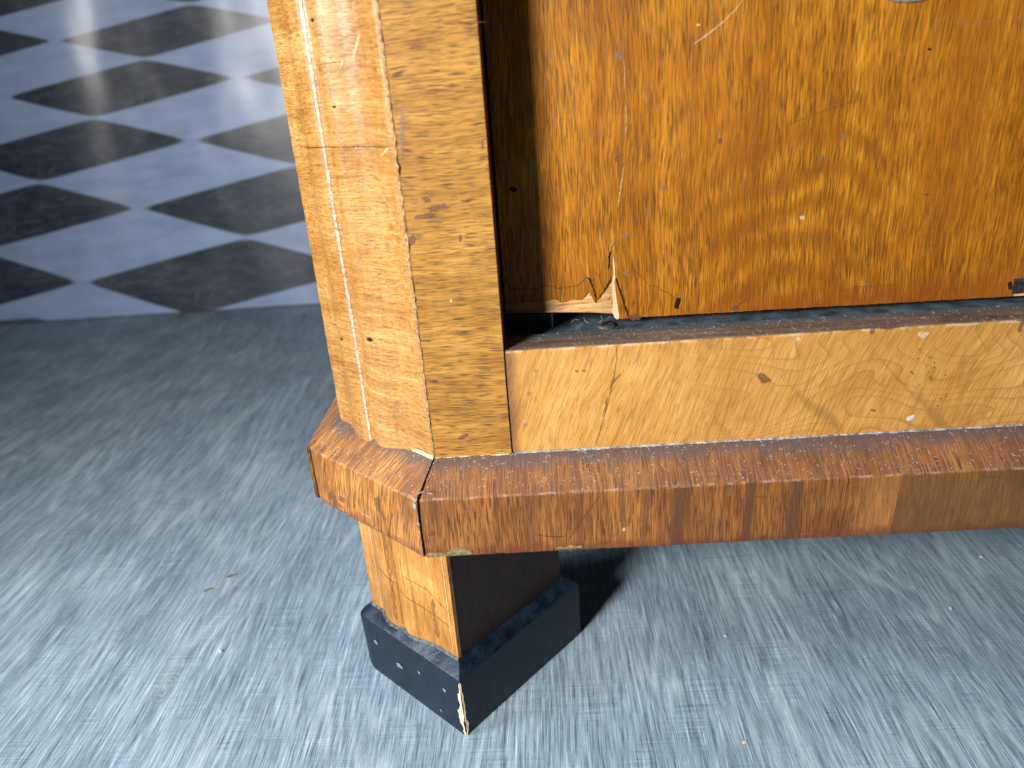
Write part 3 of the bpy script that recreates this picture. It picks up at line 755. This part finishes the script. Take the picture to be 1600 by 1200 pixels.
for c, rx, ry in (((520, 776), 7, 6), ((534, 780), 6, 4), ((527, 788), 8, 3)): blob('dent', c, rx, ry, .4, MC, mat_dent_d, mc)

# marks on stile
SF = ((0, 0, 0), (0, -1, 0))
for c, rx, ry, an, mt in [((628, 205), 5, 40, .08, mat_dent), ((666, 312), 7, 4, .3, mat_dent_d), ((664, 338), 16, 5, -.25, mat_dent_d), ((684, 324), 18, 5, -.2, mat_dent_d), ((719, 372), 3, 6, 0, mat_dent_d),
    ((700, 74), 12, 6, .2, mat_wear), ((644, 375), 5, 9, .3, mat_dent_d), ((754, 226), 2, 7, 0, mat_dent_d), ((705, 470), 2, 3, 0, mat_wear), ((750, 574), 8, 5, 0, mat_wear), ((724, 682), 8, 3, -.4, mat_dent_d)]:
    if mt is mat_wear and rx > 7: continue
    blob('dent', c, rx, ry, an, SF, mt, st, .00012)
for pts in ([(608, 36), (640, 40)], [(668, 108), (690, 112)], [(744, 330), (750, 342)], [(690, 38), (760, 34)]):
    stroke('crack', pts, .0004, SF, mat_crack_soft, st)
# marks on rail
RF = ((0, .0003, 0), (0, -1, 0))
stroke('crack', [(970, 584), (957, 597), (952, 610)], .0012, RF, mat_dent_d, rail, .0002)
stroke('crack', [(948, 620), (946, 638), (940, 652)], .0010, RF, mat_dent_d, rail, .0002)
stroke('crack', [(962, 535), (964, 560), (957, 600), (948, 636), (938, 672), (930, 696)], .0004, RF, mat_crack_soft, rail, .0001)
for c, rx, ry, an, mt in [((1193, 591), 11, 7, .7, mat_dent_d), ((836, 579), 3, 3, 0, mat_dent), ((826, 615), 4, 4, 0, mat_dent), ((820, 664), 4, 4, 0, mat_dent), ((901, 580), 3, 2, 0, mat_dent_d), ((912, 579), 3, 2, 0, mat_dent_d),
    ((1442, 522), 9, 6, 0, mat_wear), ((1422, 653), 7, 4, -.5, mat_dust), ((1364, 641), 5, 2, .3, mat_dent_d), ((1363, 517), 4, 6, .3, mat_dent_d), ((1248, 530), 3, 4, 0, mat_wear), ((1595, 508), 4, 12, 0, mat_dent_d)]:
    blob('dent', c, rx, ry, an, RF, mt, rail, .00015)
for k in range(34):
    blob('dent', (random.gauss(1450, 28), random.gauss(590, 22)), random.uniform(1, 2.4), random.uniform(.8, 1.6), 0, RF, mat_crack_soft, rail, .00012, n=7) if k < 16 else None
# post: crack across, worm holes, scuffs following the flutes
def pstroke(name, tz, wd, mat, off=.00025, rag=.4, par=None):
    vs = []; fs = []
    P = []
    for (t0, z0_), (t1, z1_) in zip(tz, tz[1:]):
        k = max(2, int(abs(t1-t0)*70+abs(z1_-z0_)/.002))
        P += [(t0+(t1-t0)*j/k, z0_+(z1_-z0_)*j/k) for j in range(k)]
    P.append(tz[-1]); L = len(P)
    hor = abs(tz[-1][0]-tz[0][0])*CL > abs(tz[-1][1]-tz[0][1])
    for i, (t, z) in enumerate(P):
        h = wd/2*(1+random.uniform(-rag, rag))*min(1, (i+.4)/2, (L-1-i+.4)/2)
        if hor: vs += [psurf(t, z+h, off), psurf(t, z-h, off)]
        else: vs += [psurf(t+h/CL, z, off), psurf(t-h/CL, z, off)]
        if i: fs.append((2*i-2, 2*i-1, 2*i+1, 2*i))
    return link(name, vs, fs, mat, par or post)
def tz(x, y):
    P = at(x, y, N*.002, N); return 1-(P.dot(U))/CL, P.z
z1a = tz(470, 228)[1]; z1b = tz(612, 231)[1]
pstroke('crack', [(.02, z1a), (.2, z1a-.0008), (.4, (z1a+z1b)/2), (.7, z1b+.0004), (.97, z1b)], .0004, mat_crack)
pstroke('painted_highlight', [(.408, Z0-.008), (.412, .30), (.408, .38), (.41, TOP-.002)], .0013, mat_highlight, .0002, .5)  # pale stroke paints a highlight down the flank of the bead
zc = tz(560, 95)[1]; pstroke('crack', [(.42, zc), (.68, zc+.0004)], .0003, mat_crack_soft)
for x, y, r in ((541, 527, .0013), (584, 528, .0017), (497, 31, .0012), (530, 166, .0009)):
    t, z = tz(x, y); vs = [psurf(t, z, .0003)]; 
    for i in range(10):
        a = 2*pi*i/10; vs.append(psurf(t+r*1.4*cos(a)/CL, z+r*.8*sin(a), .00022))
    link('worm_hole', vs, [(0, 1+i, 1+(i+1) % 10) for i in range(10)], mat_crack, post)
for a, b, wd, mt in [((558, 52), (550, 92), .0014, mat_wear), ((538, 92), (534, 108), .0010, mat_wear), ((605, 230), (592, 244), .0010, mat_wear), ((585, 570), (600, 584), .0005, mat_wear),
    ((588, 606), (606, 616), .0005, mat_wear), ((434, 78), (442, 92), .0004, mat_wear), ((448, 118), (446, 134), .0004, mat_wear), ((624, 670), (632, 676), .0006, mat_dent_d)]:
    pstroke('scuff', [tz(*a), tz(*b)], wd, mt)
# worn line between post and stile
pl = []
vs = []; fs = []; n = 260
for i in range(n+1):
    z = Z0+(TOP-Z0)*i/n; wd = .0005+abs(jit(z*260+11, .0010)); c = jit(z*120+30, .0006)
    a = Vector((c-.0001-wd*.3, -.00015+abs(c)*.2, z)); b = Vector((c+wd, .0000-.00035, z))
    vs += [a+N*.0003, b]
    if i: fs.append((2*i-2, 2*i-1, 2*i+1, 2*i))
link('worn_arris', vs, fs, simple('worn_arris_wood', (.17, .08, .025), (.50, .32, .14), 420, .6, .8), post)

# ---- canted legs with black feet
def leg(P0, front=True, mirror=False):
    lg = None
    T = .0015
    lg = fluted('leg', .030, Z2+.002, mat_leg, cab, .003)
    # body of the leg behind its veneer
    q = [V*.0031+U*.0002, U*(CL-.0002)+V*.0031, U*(CL-.0002)+V*.117, V*.117+U*.0002]
    prism('leg_core', [(p.x, p.y) for p in q], .012, Z2+.002, mat_leg_side, lg, label='plain side of the leg, its shade painted in as dark brown')
    return lg
lg = leg(None)
pstroke('groove_line', [(.135, .062), (.14, .165)], .0007, mat_wear, par=lg)
pstroke('groove_line', [(.43, .062), (.432, .165)], .0012, mat_dent_d, par=lg)
pstroke('groove_line', [(.955, .064), (.955, .165)], .0006, mat_wear, par=lg)
pstroke('crack', [(.12, .112), (.3, .108), (.5, .099), (.75, .090), (.95, .086)], .0005, mat_crack_soft, par=lg)
pstroke('crack', [(.55, .116), (.75, .110), (.93, .100)], .0004, mat_crack_soft, par=lg)
pstroke('stain', [(.38, .066), (.39, .11), (.385, .15)], .0030, mat_stain, .0002, par=lg)
pstroke('stain', [(.80, .068), (.79, .088), (.80, .105)], .0036, mat_stain, .0002, par=lg)
lg['group'] = ''; del lg['group']; lg['label'] = 'fluted front face of the canted leg, streaked orange veneer'
e = .0106; HF, HI = .0536, .0600
# foot outline (outer), counter-clockwise from the front corner; its left end is rounded
def foot_ring(off, z, flute=0, rnd=.0):
    pts = []
    # canted front face from right corner to left corner
    for i in range(41):
        t = 1-i/40; s = -off+(CL+2*off)*(i/40)
        d = off
        if flute: d = prof(min(1, max(0, t)))+off
        if rnd:
            u_ = (s-(CL+off-rnd))/rnd
            if u_ > 0: d -= rnd*.9*(1-sqrt(max(0, 1-u_*u_)))
        pts.append(U*s-V*d)
    for s in (.0, .3, .7, 1): pts.append(U*(CL+off)+V*((.012 if rnd else 0)+(.117+off-(.012 if rnd else 0))*s))
    for s in (.33, .66, 1): pts.append(U*(CL+off-(CL+2*off)*s)+V*(.117+off))
    for s in (.3, .7): pts.append(U*(-off)+V*((.117+off)*(1-s)-off*s*1))
    return [Vector((p.x, p.y, z)) for p in pts]
rings = [foot_ring(e-.0002, 0, rnd=.014), foot_ring(e, .004, rnd=.012), foot_ring(e, HF-.0035, rnd=.009), foot_ring(e-.0004, HF-.0012, rnd=.009), foot_ring(e-.0016, HF, rnd=.009), foot_ring(.0003, HI, flute=1), foot_ring(-.002, HI-.001, flute=1)]
vs = []; fs = []; k = len(rings[0])
for j, r in enumerate(rings):
    for i, p in enumerate(r):
        p = p.copy(); s_ = mn.noise(Vector((p.x*70, p.y*70, p.z*60)))
        if 0 < j < 6: p += N*s_*.0003+Vector((0, 0, s_*.0003))
        vs.append(p)
    if j:
        for i in range(k): a = (j-1)*k+i; b = (j-1)*k+(i+1) % k; fs.append((a, b, b+k, a+k))
fs.append(tuple(range(k)))
foot = link('foot', vs, fs, mat_black, lg, smooth=True, label='black lacquered foot block with a pale chipped corner')
ed = foot.modifiers.new('edges', 'EDGE_SPLIT'); ed.split_angle = math.radians(30)
# grey paint line where the foot meets the fluted face
vs = []; fs = []
for i in range(61):
    t = i/60; rr_ = .0008+abs(mn.noise(Vector((t*14, 3, 1))))*.0012
    vs += [psurf(t, HI+rr_*.9, .00035), psurf(t, HI-.0008, .0008+rr_)]
    if i: fs.append((2*i-2, 2*i-1, 2*i+1, 2*i))
link('paint_line', vs, fs, simple('grey_paint_line', (.012, .018, .026), (.11, .14, .17), 250, .7, .5), foot)
# bare wood where the lacquer has chipped off the front corner
c0 = U*(-e)-V*e      # outer corner
rz_ = random.Random(4)
zs = [.0004+.0510*i/27 for i in range(28)]
vs = []; fs = []
for i, z in enumerate(zs):
    tt = i/27; env = .6+.9*sin(pi*min(1, tt*1.15))**.7 if i < 27 else .2
    wl = (.0021+rz_.uniform(-.0006, .0007)+(.0012 if .2 < tt < .45 or .7 < tt < .8 else 0))*env
    wr = (.0015+rz_.uniform(-.0005, .0006)+(.0014 if tt < .25 else 0))*env
    c = c0+N*(mn.noise(Vector((c0.x*70, c0.y*70, z*60)))*.0003+.00035)-U*.00035
    vs += [c+U*wl+Vector((0, 0, z)), c-N*.0005+U*.0005+Vector((0, 0, z)), c+V*wr+Vector((0, 0, z+rz_.uniform(0, .001)))]
    if i:
        a = 3*i-3; fs += [(a, a+1, a+4, a+3), (a+1, a+2, a+5, a+4)]
link('chipped_corner', vs, fs, mat_pale, foot, label='pale bare wood on the chipped front corner')
# small dings on the foot
FFc = (N*e, N)
for c, rx, ry in (((625, 1040), 6, 3), ((588, 1003), 4, 2.4), ((695, 1078), 3, 2.4), ((655, 1050), 2, 2), ((690, 1110), 2, 2)):
    blob('dent', c, rx, ry, .5, FFc, simple('foot_ding', (.07, .10, .14), (.22, .27, .33), 500, .6, .6) if rx == 6 else bpy.data.materials['foot_ding'], foot, .0005)

# the other legs of the cabinet (plain blocks on black feet), mostly hidden
for (x, y) in ((WID-.09, .02), (WID-.09, DEP-.11), (.0, DEP-.11)):
    q = [(x, y), (x+.08, y), (x+.08, y+.08), (x, y+.08)]
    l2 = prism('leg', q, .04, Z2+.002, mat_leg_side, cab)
    q = [(x-.009, y-.009), (x+.089, y-.009), (x+.089, y+.089), (x-.009, y+.089)]
    bev(prism('foot', q, 0, .055, mat_black, l2), .004)

# ---- dust: fibres on ledges and floor
def hairs(name, n, place, ln, wd, seed, par=None):
    rnd = random.Random(seed); vs = []; fs = []
    for _ in range(n):
        P, nr = place(rnd); a = rnd.uniform(0, 2*pi); cu = rnd.uniform(-2.2, 2.2); L = ln*rnd.uniform(.3, 1.3)
        t1 = nr.orthogonal().normalized(); t2 = nr.cross(t1); p = P.copy(); b = len(vs)
        for i in range(5):
            dr = t1*cos(a)+t2*sin(a); sd = nr.cross(dr)*wd/2
            vs += [p+sd+nr*.0002, p-sd+nr*.00025]
            if i: fs.append((b+2*i-2, b+2*i-1, b+2*i+1, b+2*i))
            p = p+dr*L/4; a += cu/4
    o = link(name, vs, fs, mat_dust, par); o['kind'] = 'stuff'
    return o
sl = Vector((0, -.0157, -.0253)); sn = Vector((0, -.0157, .0253)); sn = Vector((0, -.528, .849))
hairs('dust_fibres', 240, lambda r: (Vector((r.uniform(0, .40), 0, Z0))+Vector((0, -.0253, -.0157))*r.random()**1.5*.95, sn), .0022, .00011, 3, cab)
hairs('dust_fibres', 330, lambda r: (Vector((r.uniform(.06, .40), r.uniform(.002, .026), RZ)), Vector((0, 0, 1))), .0020, .00013, 4, cab)
hairs('dust_fibres', 10, lambda r: (Vector((r.uniform(.07, .115), YD-.0005, .2985+r.uniform(-.003, .001))), Vector((0, -.8, .6))), .006, .00008, 5, cab)
hairs('dust_fibres', 60, lambda r: (U*r.uniform(.0, CL)+N*r.uniform(.006, .02)+Vector((0, 0, Z0-.009)), (N*.528+Vector((0, 0, .849)))), .0022, .00013, 6, cab)
fd = hairs('floor_lint', 70, lambda r: (Vector((r.uniform(-.35, .45), r.uniform(-.12, .35), 0)), Vector((0, 0, 1))), .007, .00016, 8)
# crumbs lying on the floor
def crumb(px, py, r, mat, label, flat=.5, el=1):
    P = at(px, py, (0, 0, 0), (0, 0, 1)); bm = bmesh.new(); bmesh.ops.create_icosphere(bm, subdivisions=2, radius=r)
    for v in bm.verts:
        v.co *= 1+mn.noise(v.co*900+Vector((px, py, 0)))*.5; v.co.z = v.co.z*flat+r*flat*.9; v.co.x *= el
    me = bpy.data.meshes.new('crumb'); bm.to_mesh(me); bm.free(); me.materials.append(mat)
    o = bpy.data.objects.new('crumb', me); o.location = P; COL.objects.link(o); o.rotation_euler[2] = .6
    tag(o, label, 'crumb', 'crumbs lying on the floor'); return o
crumb(345, 1018, .0016, mat_dust, 'tiny white crumb on the grey floor left of the black foot')
crumb(362, 900, .0022, mat_chip, 'longer of two dark slivers of debris on the floor left of the foot', .25, 2.6)
crumb(325, 922, .0018, mat_chip, 'smaller paler sliver of debris on the floor beside the dark one', .25, 2.4)
crumb(1133, 994, .0012, mat_dust, 'white speck on the floor right of the black foot and its shadow')
crumb(1485, 951, .0014, mat_dust, 'white speck on the floor below the right part of the moulding')
crumb(1533, 871, .0016, mat_dust, 'white speck on the floor closest under the moulding at the right')
crumb(1163, 1160, .0012, mat_pale, 'small tan wood splinter on the floor at the bottom right', .4, 1.6)
